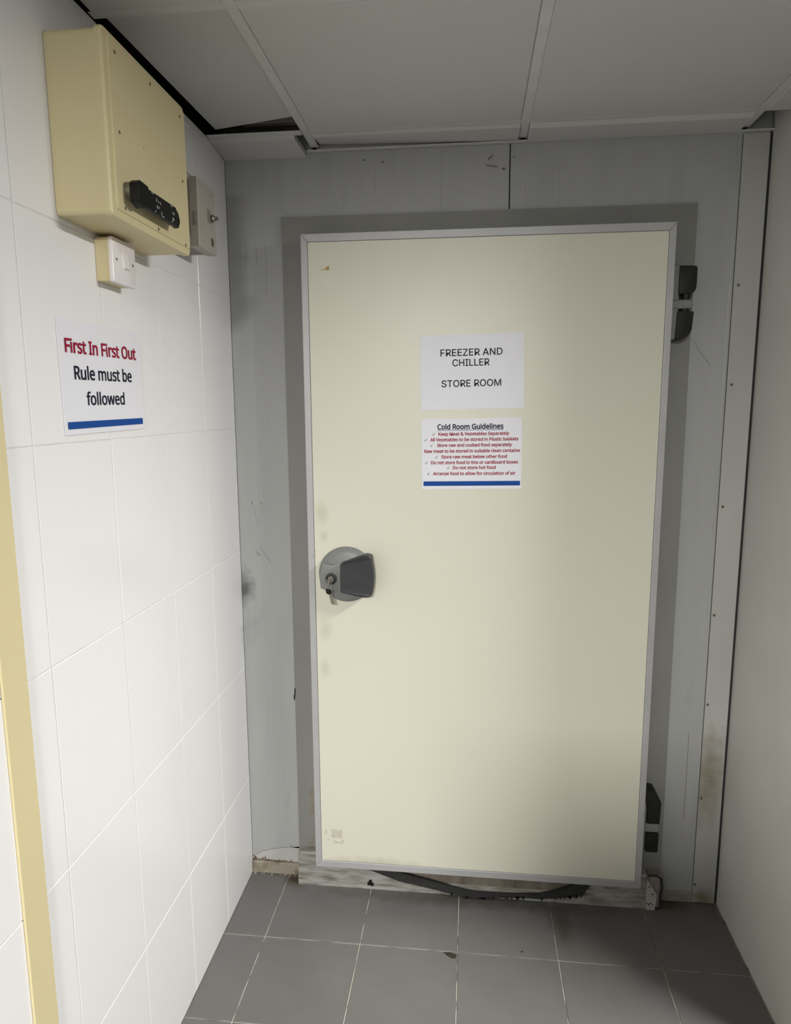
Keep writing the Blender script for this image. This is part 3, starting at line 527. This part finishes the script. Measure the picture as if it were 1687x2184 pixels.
GLYPHS_B = r"""
 175|
&492|187,-7 154,-5 125,2 99,13 77,28 59,46 46,69 38,95 36,125 37,149 43,172 51,191 63,208 79,223 96,238 116,252 139,266 99,318 91,332 85,348 82,364 81,382 83,406 89,426 99,444 114,459 132,471 153,480 177,485 204,487 230,485 252,480 272,472 289,460 303,445 313,427 318,407 320,383 319,363 314,344 305,327 293,312 279,297 262,283 244,270 224,258 354,133 362,144 370,155 377,168 382,181 401,240 461,240 455,219 449,198 442,179 434,160 425,142 415,125 404,110 392,95 490,0 410,0 352,56 336,43 319,31 300,20 281,11 261,3 238,-2 214,-6|188,293 206,304 222,315 235,326 245,336 252,347 258,358 261,370 262,383 261,395 258,405 253,415 246,423 237,430 227,435 215,438 202,439 189,438 177,435 166,430 156,424 148,416 143,406 139,395 138,383 139,371 142,360 146,349 151,338 158,328 167,317 177,305|189,46 209,47 229,49 246,54 263,60 277,67 291,75 303,84 314,93 175,229 157,218 142,207 129,196 118,185 109,173 103,160 99,144 97,127 99,109 104,94 111,80 122,68 136,58 151,51 169,47
A429|0,0 187,482 242,482 428,0 366,0 308,148 118,148 61,0|138,202 290,202 236,347 230,367 221,396 214,419 203,378 193,347
C424|261,-7 226,-5 194,1 165,10 139,24 116,40 96,60 79,83 65,109 55,139 47,170 42,204 41,240 43,276 48,309 56,340 67,368 82,395 100,418 121,438 146,455 173,469 203,478 236,484 271,486 308,484 342,479 374,470 404,458 379,407 330,425 316,429 302,431 286,433 271,433 234,430 202,420 173,404 149,381 130,353 116,320 108,282 105,240 107,197 115,160 128,127 146,98 169,76 198,59 231,50 270,46 286,47 301,48 315,49 330,52 385,65 385,13 371,8 358,4 344,1 329,-2 314,-4 298,-6 280,-6
D490|65,0 65,480 213,480 248,478 281,473 311,464 338,453 363,438 385,419 404,398 420,374 433,346 442,315 447,282 449,244 445,187 433,138 412,96 383,61 347,35 304,15 255,4 199,0|126,52 191,52 276,64 337,99 373,159 385,242 383,287 374,326 359,358 338,383 312,403 281,417 245,425 204,428 126,428
F349|65,0 65,480 333,480 333,426 126,426 126,257 320,257 320,203 126,203 126,0
G489|271,-7 235,-5 202,1 172,10 145,23 121,40 100,59 82,82 67,108 56,137 48,169 43,203 41,240 43,276 48,310 58,341 71,370 87,396 107,419 129,439 155,456 185,469 217,479 252,484 289,486 309,486 329,484 347,482 366,479 383,475 400,470 417,464 433,458 410,406 397,411 383,416 368,421 352,425 336,429 320,431 303,433 286,433 245,430 210,420 178,404 152,381 131,353 116,320 107,282 104,240 105,212 109,186 114,161 123,139 133,118 146,100 162,84 181,70 202,59 226,52 254,47 285,46 338,49 379,57 379,199 273,199 273,253 439,253 439,18 420,12 400,7 380,3 361,-1 340,-3 318,-5 295,-6
I228|27,0 27,35 83,48 83,431 27,445 27,480 200,480 200,445 144,431 144,48 200,35 200,0
K416|65,0 65,480 126,480 126,243 167,289 208,334 338,480 408,480 218,271 416,0 345,0 175,229 126,186 126,0
M609|65,0 65,480 154,480 302,87 305,87 455,480 544,480 544,0 484,0 484,295 486,364 489,420 486,420 326,0 277,0 119,420 116,420 120,364 121,291 121,0
O525|263,-7 227,-5 194,1 165,11 139,24 116,41 96,61 79,84 65,111 55,140 47,171 42,205 41,241 42,277 47,310 55,341 65,370 79,396 96,419 116,439 139,456 165,470 195,479 227,485 263,487 298,485 329,479 358,470 384,456 407,440 427,420 444,397 458,370 469,341 477,310 482,277 484,240 482,204 477,171 469,139 458,110 444,84 427,61 407,41 384,24 358,11 329,1 297,-5|263,46 301,49 333,59 361,75 382,98 399,126 410,159 417,198 420,240 417,283 410,321 399,354 382,382 361,405 334,421 301,431 263,434 225,431 193,421 165,405 143,382 126,354 114,321 107,283 105,240 107,198 114,159 126,126 143,98 165,75 192,59 225,49
P406|65,0 65,480 192,480 236,477 273,470 304,459 329,443 348,422 361,398 369,370 372,338 371,319 368,300 362,282 354,264 344,248 330,233 314,220 294,208 272,199 245,192 215,188 181,187 126,187 126,0|126,238 174,238 206,240 234,244 257,251 276,261 291,274 301,290 308,311 310,336 308,357 302,376 293,392 280,405 263,415 242,422 216,426 187,428 126,428
R418|65,0 65,480 197,480 239,477 275,471 305,460 329,446 348,426 361,403 369,375 372,343 371,325 369,308 364,293 358,279 350,267 342,256 332,247 322,239 311,232 300,225 288,220 276,215 408,0 337,0 221,198 126,198 126,0|126,249 197,249 225,251 248,255 267,262 283,272 294,285 303,301 308,319 310,340 308,362 303,381 294,396 281,407 265,416 245,422 222,426 194,427 126,427
S369|166,-7 146,-6 127,-5 109,-3 91,-1 75,3 60,7 46,11 34,16 34,74 47,69 61,64 77,59 94,54 112,51 131,48 150,46 169,46 194,47 216,51 234,57 249,66 261,78 270,91 275,106 277,123 276,134 274,145 271,154 267,163 261,170 253,178 243,185 232,192 219,199 203,207 184,214 164,222 135,233 110,246 89,261 72,276 58,294 48,314 42,338 40,364 42,382 45,400 51,415 60,429 70,442 83,454 97,463 114,471 132,478 151,483 172,485 193,486 213,486 231,484 249,482 266,479 282,475 297,470 312,465 326,459 307,408 253,426 238,429 223,431 208,433 192,433 171,432 153,428 137,422 124,414 114,404 107,392 103,378 101,363 102,352 104,341 107,332 111,323 117,315 125,308 134,301 144,294 157,288 171,281 188,274 206,267 227,259 245,251 262,242 278,233 291,224 303,214 314,203 322,191 329,178 333,163 336,146 337,128 334,98 326,72 311,48 291,29 266,13 236,2 203,-4
V403|171,0 0,480 63,480 171,172 189,117 201,67 214,117 232,173 339,480 403,480 232,0
a377|144,-7 121,-5 100,0 80,8 63,19 49,34 39,52 33,74 31,100 34,125 41,148 55,167 73,183 97,196 127,206 162,212 203,215 265,217 265,238 263,259 260,277 254,290 245,301 234,309 222,314 207,317 190,318 176,318 163,316 149,314 136,310 89,291 71,335 83,341 96,347 111,352 126,357 143,361 159,364 176,365 193,366 224,364 251,359 273,350 291,337 305,321 314,300 320,275 322,245 322,0 279,0 268,51 265,51 253,37 241,25 229,15 216,7 202,1 185,-3 166,-6|158,41 180,43 200,47 218,55 234,66 247,80 256,98 262,119 264,144 264,176 211,174 180,172 154,167 133,161 118,152 107,142 98,130 94,116 92,99 93,85 97,73 102,63 110,55 120,49 132,44 144,42
b413|228,-7 207,-6 189,-3 173,2 158,9 146,17 134,26 125,35 116,46 111,46 99,0 57,0 57,510 116,510 116,386 115,344 113,312 116,312 125,323 134,333 146,342 158,351 173,357 189,362 207,365 228,366 260,363 288,354 313,340 335,319 353,293 366,261 374,223 376,180 374,137 366,99 353,67 335,40 313,20 288,5 259,-4|219,42 242,45 261,51 278,62 291,78 302,98 309,121 313,149 315,181 309,240 291,283 260,308 218,317 191,315 169,309 152,298 138,284 129,265 122,242 118,214 116,182 116,179 118,148 122,121 128,97 138,78 151,62 169,51 192,45
c322|201,-7 178,-5 156,-2 136,4 117,13 99,24 83,38 70,54 58,73 49,95 42,120 38,147 37,178 38,210 42,238 49,264 59,286 71,306 85,322 101,336 119,347 139,356 160,362 182,365 206,367 219,366 233,365 246,363 259,361 300,347 282,298 244,310 204,315 158,306 125,281 105,238 98,179 100,148 105,121 113,98 124,79 138,64 156,53 177,46 201,44 215,45 229,46 241,48 253,50 294,65 294,13 254,-2 243,-4 230,-5 216,-6
d413|185,-7 153,-4 124,5 99,20 77,40 60,66 47,98 39,136 37,179 39,223 47,261 60,293 78,319 100,340 125,355 153,364 185,367 205,366 223,363 239,358 254,351 266,343 278,334 288,324 297,314 301,314 299,339 297,367 297,510 356,510 356,0 308,0 300,48 297,48 288,37 278,27 267,18 254,9 239,2 223,-3 205,-6|194,42 221,44 243,50 261,60 274,74 284,91 292,113 296,138 298,168 298,179 296,210 292,238 285,262 275,282 262,297 244,309 221,315 193,318 171,315 152,308 135,296 122,280 111,259 104,235 100,208 98,178 100,148 104,121 111,98 122,78 135,62 152,51 171,45
e379|210,-7 185,-5 162,-2 140,5 120,14 101,26 85,40 71,57 59,76 49,98 42,122 38,149 37,177 38,206 42,232 48,257 57,279 68,299 81,316 96,331 112,344 131,354 151,361 173,365 196,367 218,365 239,362 258,355 276,347 291,335 305,322 317,307 327,290 335,271 340,250 343,228 345,204 345,169 98,169 101,140 107,115 116,93 129,76 146,62 165,52 188,46 213,44 230,44 245,45 260,47 274,50 328,69 328,17 315,11 301,6 287,2 274,-1 260,-4 245,-5 228,-6|99,216 283,216 281,237 277,257 271,274 262,290 250,302 234,311 216,317 195,318 175,317 158,312 142,303 129,291 118,276 109,259 103,238
f231|73,0 73,314 10,314 10,342 73,362 73,383 75,415 81,443 91,465 104,483 121,497 141,506 164,512 190,514 229,510 260,502 244,455 220,462 191,465 177,464 165,460 155,454 147,446 140,434 136,420 133,403 132,383 132,360 223,360 223,314 132,314 132,0
g413|195,-161 157,-160 123,-155 92,-148 65,-138 65,-84 93,-96 125,-105 160,-110 198,-112 220,-110 240,-105 256,-97 271,-85 283,-70 291,-53 296,-33 298,-11 298,3 298,27 300,48 297,48 276,24 251,7 221,-3 185,-7 152,-4 123,6 98,21 76,42 59,69 47,101 39,138 37,179 39,220 47,256 59,288 76,316 98,338 123,354 152,364 185,367 202,366 219,363 234,359 249,353 263,346 275,336 287,325 298,312 301,312 309,360 356,360 356,-6 353,-42 346,-74 334,-100 317,-122 294,-139 267,-151 233,-159|194,42 219,43 241,49 259,58 273,71 284,88 292,109 297,135 298,165 298,179 297,214 292,243 284,267 273,285 258,299 240,309 218,315 193,317 172,315 153,308 137,297 123,281 112,261 104,237 100,210 98,179 100,147 104,120 112,96 123,77 136,61 153,50 172,44
h415|57,0 57,510 116,510 116,361 113,310 117,310 126,323 137,334 150,344 164,352 179,358 195,362 212,365 229,366 260,364 287,358 309,348 328,335 342,317 352,294 359,267 361,234 361,0 302,0 302,230 297,268 282,295 257,312 222,317 194,315 171,309 152,298 139,283 129,264 122,242 118,216 116,186 116,0
i173|87,420 62,429 58,434 55,441 53,449 52,457 53,466 55,474 58,481 62,486 87,495 111,486 116,481 119,474 121,466 122,457 121,449 119,441 116,434 111,429|57,0 57,360 116,360 116,0
k359|57,0 57,510 116,510 116,244 115,216 113,185 116,185 128,201 144,221 158,238 273,360 343,360 197,206 353,0 281,0 156,168 116,132 116,0
l173|57,0 57,510 116,510 116,0
m628|57,0 57,360 105,360 113,311 117,311 126,324 137,336 149,345 162,353 177,359 192,363 207,366 223,367 262,363 293,352 317,333 333,306 336,306 346,321 358,333 371,344 386,352 402,358 418,363 435,366 452,367 481,365 505,359 526,349 543,335 557,317 566,295 572,267 574,234 574,0 515,0 515,232 511,269 497,296 474,312 442,317 418,315 397,309 380,300 367,287 357,270 350,250 346,226 345,199 345,0 286,0 286,232 281,269 268,296 245,312 212,317 187,315 166,309 150,298 137,283 128,265 121,242 117,216 116,187 116,0
n415|57,0 57,360 105,360 113,311 117,311 126,324 138,336 151,345 165,353 181,359 197,363 213,366 230,367 261,365 287,359 309,349 328,335 342,317 352,295 359,267 361,234 361,0 302,0 302,230 297,268 282,295 257,312 222,317 194,315 171,309 153,298 139,283 129,265 122,242 118,216 116,187 116,0
o406|202,-7 179,-5 157,-1 136,6 117,15 100,27 84,42 70,59 58,79 49,101 42,125 38,152 37,181 40,223 48,260 62,292 82,318 106,339 135,355 168,364 204,367 228,365 250,361 271,354 290,345 308,333 324,318 337,301 349,282 358,260 365,236 369,209 370,181 367,139 359,101 345,69 325,42 300,21 271,6 239,-4|203,42 229,45 251,52 269,63 283,80 295,100 303,123 307,150 309,181 307,211 303,238 295,261 283,281 269,297 251,308 229,315 203,317 177,315 155,308 137,297 123,281 112,261 104,238 100,211 98,181 100,150 104,123 112,100 123,80 138,63 156,52 178,45
p413|57,-161 57,360 105,360 113,311 116,311 125,322 135,333 146,342 158,351 173,358 189,363 208,366 228,367 260,364 288,355 314,341 335,320 353,294 366,262 374,224 376,181 374,137 366,100 353,68 335,41 313,20 288,5 260,-4 228,-7 208,-6 190,-3 173,2 159,9 146,17 135,26 125,36 116,46 112,46 115,17 116,-13 116,-161|219,42 235,43 249,47 262,53 273,60 283,70 291,82 299,95 305,110 309,126 312,143 314,162 315,181 313,211 309,237 302,260 291,280 278,296 261,308 241,315 218,317 192,315 171,309 153,300 140,286 130,269 123,247 118,222 116,192 116,181 118,149 122,122 128,98 138,78 151,63 169,51 192,45
r277|57,0 57,360 105,360 112,294 115,294 124,308 135,322 147,334 160,345 174,355 190,361 207,365 225,367 247,366 267,363 260,308 241,312 221,313 207,312 194,309 182,304 169,298 158,290 147,280 138,268 131,256 124,241 120,226 117,210 116,192 116,0
s322|148,-7 130,-6 113,-5 97,-3 83,-1 70,3 57,7 46,11 35,16 35,70 87,50 102,46 118,43 133,42 149,41 170,42 188,45 203,49 214,55 223,63 229,72 233,83 234,94 227,118 200,140 146,164 86,191 74,198 64,206 55,214 48,223 42,233 38,244 35,257 34,271 37,293 44,312 55,328 72,342 92,353 115,360 140,365 169,367 185,366 201,365 216,363 231,360 245,357 258,353 271,348 284,343 264,296 216,312 204,315 191,317 178,318 165,318 148,318 133,315 120,312 110,307 101,300 95,293 92,284 91,275 99,249 129,229 183,206 200,200 215,193 229,186 242,180 253,172 263,165 272,156 279,147 284,137 288,126 291,113 291,99 289,75 282,53 270,35 253,20 231,8 207,0 179,-5
t242|167,-7 153,-6 140,-4 127,-1 115,3 104,9 94,16 85,26 77,37 70,50 65,66 63,84 62,105 62,314 11,314 11,343 62,366 86,443 121,443 121,360 225,360 225,314 121,314 121,106 122,91 125,77 130,66 137,57 145,51 155,46 165,43 177,42 205,44 228,49 228,4 201,-4
u415|184,-7 153,-5 127,1 104,11 86,25 72,42 61,65 55,92 53,124 53,360 113,360 113,128 118,91 133,64 158,48 193,42 220,44 243,51 262,61 276,76 286,95 293,117 297,143 299,173 299,360 358,360 358,0 310,0 301,48 298,48 289,35 277,23 264,14 250,6 234,1 218,-3 201,-6
w528|106,1 7,361 69,361 118,169 132,110 142,61 144,61 151,89 159,125 169,158 232,361 297,361 359,158 373,108 383,62 385,62 395,108 410,169 460,361 520,361 420,1 351,1 289,203 274,258 265,299 262,299 253,258 238,203 173,1
x355|12,0 142,184 18,360 85,360 178,224 270,360 336,360 212,184 343,0 276,0 178,144 79,0
y343|56,-161 28,-160 7,-156 7,-109 25,-111 47,-113 62,-112 75,-108 87,-103 97,-95 106,-86 114,-75 121,-63 127,-49 146,-1 1,360 64,360 142,155 160,104 172,57 175,57 187,101 206,156 279,360 343,360 187,-50 177,-74 166,-96 153,-115 139,-131 122,-144 103,-154 81,-159
"""
# ---------------- lettering ----------------
def load_glyphs(t):
    G = {}
    for ln in t.strip('\n').split('\n'):
        ch = ln[0]; f = ln[1:].split('|')
        G[ch] = (int(f[0])/1000, [[tuple(int(v)/1000 for v in p.split(',')) for p in l.split(' ')] for l in f[1:] if l])
    return G
GA, GB = load_glyphs(GLYPHS_A), load_glyphs(GLYPHS_B)
def text_mesh(G, s, left, right, cap, bold=0):
    """flat outline text from left to right, baseline 0, capital height cap; returns (mesh) in the xy plane"""
    capu = max(y for l in G['R'][1] for x, y in l)
    adv = 0; loops = []
    for ch in s:
        for l in G[ch][1]: loops.append([(adv+x, y) for x, y in l])
        adv += G[ch][0]
    xa = min(x for l in loops for x, y in l); xb = max(x for l in loops for x, y in l)
    sx = (right-left)/(xb-xa); sy = cap/capu
    def sarea(l): return sum(a[0]*b2[1]-b2[0]*a[1] for a, b2 in zip(l, l[1:]+l[:1]))/2
    def inside(p, l):
        c = False
        for (x0, y0), (x1, y1) in zip(l, l[1:]+l[:1]):
            if (y0 > p[1]) != (y1 > p[1]) and p[0] < (x1-x0)*(p[1]-y0)/(y1-y0)+x0: c = not c
        return c
    # one fill group per outer contour, so overlapping strokes of a letter do not cancel out
    big = max(loops, key=lambda l: abs(sarea(l))); sg = 1 if sarea(big) > 0 else -1
    groups = [[l] for l in loops if sarea(l)*sg > 0]
    for l in loops:
        if sarea(l)*sg < 0:
            own = [gr for gr in groups if inside(l[0], gr[0])]
            if own: min(own, key=lambda gr: abs(sarea(gr[0]))).append(l)
    obs = []
    for gr in groups:
        cu = bpy.data.curves.new('t', 'CURVE'); cu.dimensions = '2D'; cu.fill_mode = 'FRONT'; cu.offset = bold*sy; cu.resolution_u = 1
        for l in gr:
            sp = cu.splines.new('POLY'); sp.points.add(len(l)-1); sp.use_cyclic_u = True
            for p, (x, y) in zip(sp.points, l): p.co = (left+(x-xa)*sx, y*sy, 0, 1)
        o = bpy.data.objects.new('t', cu); COL.objects.link(o); obs.append(o)
    dg = bpy.context.evaluated_depsgraph_get(); jb = bmesh.new()
    for o in obs:
        me = bpy.data.meshes.new_from_object(o.evaluated_get(dg)); jb.from_mesh(me); bpy.data.meshes.remove(me)
    for o in obs:
        cu = o.data; bpy.data.objects.remove(o); bpy.data.curves.remove(cu)
    me = bpy.data.meshes.new('text'); jb.to_mesh(me); jb.free()
    return me
def put(me, name, m, parent, mtx, **kw):
    me.name = name; me.transform(mtx); me.materials.clear(); me.materials.append(m)
    o = bpy.data.objects.new(name, me); COL.objects.link(o); o.parent = parent; return P(o, **kw)
def flat_poly(pts):
    me = bpy.data.meshes.new('p'); me.from_pydata([(x, y, 0) for x, y in pts], [], [list(range(len(pts)))]); return me
RX90 = Matrix.Rotation(math.radians(90), 4, 'X')

# notice sheets: local frame x along the sheet, y up, z out of the wall
def sheet(root, w, h, tilt, rot, m=M_paper, sag=.0):
    b = bmesh.new(); nx, ny = 6, 4
    V = [[b.verts.new((w*i/nx, -h*j/ny, .0006+sag*(math.sin(math.pi*i/nx)*.5+.5*(j/ny)*(i/nx)**3))) for i in range(nx+1)] for j in range(ny+1)]
    for j in range(ny):
        for i in range(nx): b.faces.new((V[j][i], V[j+1][i], V[j+1][i+1], V[j][i+1]))
    ext = bmesh.ops.extrude_face_region(b, geom=b.faces[:])
    bmesh.ops.translate(b, verts=[v for v in ext['geom'] if isinstance(v, bmesh.types.BMVert)], vec=(0, 0, -.0014))
    bmesh.ops.recalc_face_normals(b, faces=b.faces)
    me = bpy.data.meshes.new('sheet'); b.to_mesh(me); b.free()
    return put(me, 'paper_sheet', m, root, Matrix.Identity(4))
def orient(root, kind, tilt):
    R = RX90 if kind == 'door' else Matrix.Rotation(math.radians(90), 4, 'Z') @ RX90
    root.matrix_world = Matrix.Translation(root.location) @ R @ Matrix.Rotation(tilt, 4, 'Z')
ZT = Matrix.Translation((0, 0, .0009))
def line(root, G, s, left, right, base, cap, m, bold=0, name='text_line'):
    return put(text_mesh(G, s, left, right, cap, bold), name, m, root, Matrix.Translation((0, base, .0009)))

s1 = empty('store_room_notice', (.6015, DY-.0006, 1.8415), label='white paper sheet reading freezer and chiller store room, upper one on the door', category='notice', group='paper notices on the door')
sheet(s1, .303, .2165, 0, 0)
line(s1, GA, 'FREEZER AND', .0605, .241, -.0610, .0195, M_ink, .008)
line(s1, GA, 'CHILLER', .0955, .2030, -.0905, .0195, M_ink, .008)
line(s1, GA, 'STORE ROOM', .0625, .2370, -.1505, .0195, M_ink, .008)
orient(s1, 'door', .0185)

s2 = empty('guidelines_notice', (.6055, DY-.0006, 1.5985), label='paper sheet of red cold room guidelines with a blue bar, lower one on the door', category='notice', group='paper notices on the door')
sheet(s2, .2985, .2115, 0, 0)
line(s2, GB, 'Cold Room Guidelines', .0495, .2440, -.0315, .0145, M_navy, .022)
put(flat_poly([(.049, -.0354), (.245, -.0354), (.245, -.0341), (.049, -.0341)]), 'underline', M_navy, s2, ZT)
rows = [('Keep Meat & Vegetables Separately', .0335, .0520, .2615, -.0502), ('All Vegetables to be stored in Plastic baskets', .0090, .0272, .2880, -.0670),
        ('Store raw and cooked food separately', .0265, .0480, .2695, -.0838), ('Raw meat to be stored in suitable clean containe', None, .0090, .2930, -.1013),
        ('Store raw meat below other food', .0415, .0600, .2555, -.1187), ('Do not store food in tins or cardboard boxes', .0105, .0290, .2880, -.1358),
        ('Do not store hot food', .0765, .0945, .2220, -.1515), ('Arrange food to allow for circulation of air', .0160, .0345, .2805, -.1692)]
M_check = mat('grey_tick_ink', (.10, .12, .12), .6, var=.05, vscale=40)
for s, ck, l, r_, bz in rows:
    line(s2, GB, s, l, r_, bz, .0092, M_red, .022)
    if ck is not None:
        put(flat_poly([(ck, bz+.0045), (ck+.0012, bz+.0052), (ck+.0030, bz+.0025), (ck+.0076, bz+.0098), (ck+.0082, bz+.0093), (ck+.0032, bz-.0004)]), 'tick_mark', M_check, s2, ZT)
put(flat_poly([(.0048, -.2020), (.2945, -.2020), (.2945, -.1880), (.0048, -.1880)]), 'blue_bar', M_blue, s2, ZT)
orient(s2, 'door', .0135)

s3 = empty('first_in_first_out_notice', (.0014, -.9355, 1.7995), label='white notice with red heading and blue bar on the tiled wall below the electrical box', category='notice')
sheet(s3, .311, .2155, 0, 0, sag=.0012)
ZT3 = Matrix.Translation((0, 0, .0021))
def line3(*a_, **k_):
    o = line(s3, *a_, **k_); o.data.transform(Matrix.Translation((0, 0, .0012))); return o
line3(GB, 'First In First Out', .0205, .2895, -.0610, .0245, M_red, .018)
line3(GB, 'Rule must be', .0440, .2640, -.1105, .0245, M_navy, .012)
line3(GB, 'followed', .0795, .2260, -.1595, .0240, M_navy, .012)
put(flat_poly([(.0095, -.2045), (.3030, -.2045), (.3030, -.1910), (.0095, -.1910)]), 'blue_bar', M_blue, s3, ZT3)
orient(s3, 'wall', .0125)

# ---------------- electrical box ----------------
BY0, BY1, BZ0, BZ1, BF = -.905, -.5635, 1.981, 2.292, .112
ebox = empty('electrical_box', (0, (BY0+BY1)/2, (BZ0+BZ1)/2), label='large cream yellow plastic enclosure with screwed lid high on the tiled wall', category='electrical box')
def rrect(y0, y1, z0, z1, r_, n=4): return rounded([(y0, z0), (y1, z0), (y1, z1), (y0, z1)], r_, n)
MB().prism(rrect(BY0, BY1, BZ0, BZ1, .012), 'x', .0004, .098).obj('enclosure_body', M_box, ebox)
MB().prism(rrect(BY0-.003, BY1+.003, BZ0-.003, BZ1+.003, .013), 'x', .0955, .1085, bev=.004, seg=2).obj('lid_rim', M_box, ebox)
MB().prism(rrect(BY0+.014, BY1-.0035, BZ0+.012, BZ1-.008, .006), 'x', .1080, .1112, bev=.0012, seg=2).obj('lid_plate', M_box, ebox)
first = None
for y, z in [(-.868, 2.265), (-.730, 2.272), (-.868, 2.131), (-.591, 2.266), (-.592, 2.132), (-.863, 2.001), (-.727, 1.998), (-.592, 1.997)]:
    if first is None:
        first = MB().lathe([(.0034, 0), (.0034, .0006), (.0022, .0012), (0, .0012)], (0, 0, 0), (1, 0, 0), 10).obj('lid_screw', M_boxdirt, ebox); o = first
    else: o = copy_part(first, (0, 0, 0), ebox)
    o.location = (.1110, y, z)
MB().lathe([(.0018, 0), (0, .0008)], (.1112, -.773, 2.138), (1, 0, 0), 8).obj('lid_dimple', M_boxdirt, ebox)
# black lever latch on a steel barrel
lev = MB().box(.126, .139, -.850, -.696, 2.0085, 2.0475, .0035, 2).obj('lever_latch', M_black, ebox, label='black lever latch with worn white marks')
MB().lathe([(.0165, 0), (.0165, .022), (.014, .026), (0, .026)], (.1105, -.8475, 2.035), (1, 0, 0), 24).obj('latch_barrel', M_steel, lev, smooth=True)
MB().prism(rounded([(-.868, 2.012), (-.845, 2.004), (-.828, 2.014), (-.824, 2.050), (-.858, 2.052), (-.868, 2.044)], .004), 'x', .124, .141, bev=.002).obj('latch_cap', M_black, lev, smooth=True)
MB().prism(rounded([(-.697, 2.010), (-.686, 2.008), (-.676, 2.024), (-.684, 2.040), (-.697, 2.046)], .003), 'x', .127, .137, bev=.001).obj('latch_tip', M_black, lev)
mk = [(-.845, 2.030, .004, .008), (-.838, 2.017, .012, .002), (-.806, 2.044, .010, .002), (-.790, 2.036, .003, .006), (-.782, 2.034, .003, .004), (-.773, 2.034, .002, .006), (-.788, 2.023, .004, .006), (-.780, 2.024, .003, .004), (-.796, 2.013, .003, .003),
      (-.770, 2.016, .003, .006), (-.764, 2.0115, .009, .002), (-.722, 2.043, .010, .002), (-.716, 2.031, .003, .005), (-.711, 2.030, .003, .004), (-.716, 2.019, .008, .005), (-.722, 2.013, .004, .003)]
M_mark = mat('worn_white_marks', (.32, .33, .34), .6, var=.2, vscale=60)
m_ = MB()
for y, z, w, h in mk: m_.box(.1388, .1394, y-w/2, y+w/2, z-h/2, z+h/2)
m_.obj('worn_marks', M_mark, lev, kind='stuff')

# ---------------- isolator switch on the wall ----------------
iso = empty('isolator_switch', (0, -.35, 2.11), label='warm grey isolator switch with small toggle, tucked behind the cream box', category='switch')
MB().box(.0004, .056, -.435, -.322, 2.034, 2.196, .004, 2).obj('switch_base', M_greyd, iso)
MB().prism([(-.430, 2.032), (-.3165, 2.032), (-.3125, 2.036), (-.3115, 2.092), (-.318, 2.100), (-.3205, 2.118), (-.3145, 2.126), (-.3135, 2.186), (-.324, 2.196), (-.430, 2.196)], 'x', .055, .080, bev=.002).obj('switch_cover', M_grey, iso)
MB().box(.004, .060, -.448, -.382, 2.188, 2.206, .003).obj('cable_gland', M_grey, iso)
MB().box(.02, .062, -.432, -.429, 2.06, 2.19, .0012).obj('side_rib', M_greyd, iso)
MB().box(.0604, .0722, -.4308, -.4300, 2.082, 2.114).obj('side_label', M_greyd, iso)
MB().box(.0798, .0806, -.372, -.350, 2.103, 2.136, .0003).obj('dial_plate', M_greyd, iso)
MB().lathe([(.0095, 0), (.0095, .006), (.005, .010), (.005, .017), (0, .018)], (.0803, -.345, 2.118), (1, 0, 0), 16).obj('toggle', M_steel, iso, smooth=True)
MB().box(.0798, .0806, -.352, -.335, 2.050, 2.070, .0003).obj('indicator_window', M_boxdirt, iso)
MB().lathe([(.0025, 0), (0, .001)], (.08, -.340, 2.178), (1, 0, 0), 8).obj('cover_screw', M_boxdirt, iso)

# ---------------- light switch under the box ----------------
sw = empty('light_switch', (0, -.735, 1.93), label='white rocker light switch on cream back box just below the electrical box', category='switch')
MB().prism(rrect(-.781, -.692, 1.888, 1.974, .005), 'x', .0004, .030).obj('back_box', M_box, sw, smooth=True)
MB().prism(rrect(-.783, -.690, 1.886, 1.9745, .005), 'x', .0295, .0385, bev=.002, seg=2).obj('face_plate', M_whitep, sw, smooth=True)
MB().hexa([(.0382, -.746, 1.918), (.0382, -.724, 1.918), (.0382, -.724, 1.950), (.0382, -.746, 1.950), (.0440, -.745, 1.919), (.0440, -.725, 1.919), (.0395, -.725, 1.949), (.0395, -.745, 1.949)]).obj('rocker', M_whitep, sw)
for y in (-.770, -.703):
    MB().lathe([(.0028, 0), (.0028, .0005), (.0018, .0009), (0, .0009)], (.0384, y, 1.932), (1, 0, 0), 10).obj('face_screw', M_boxdirt, sw)
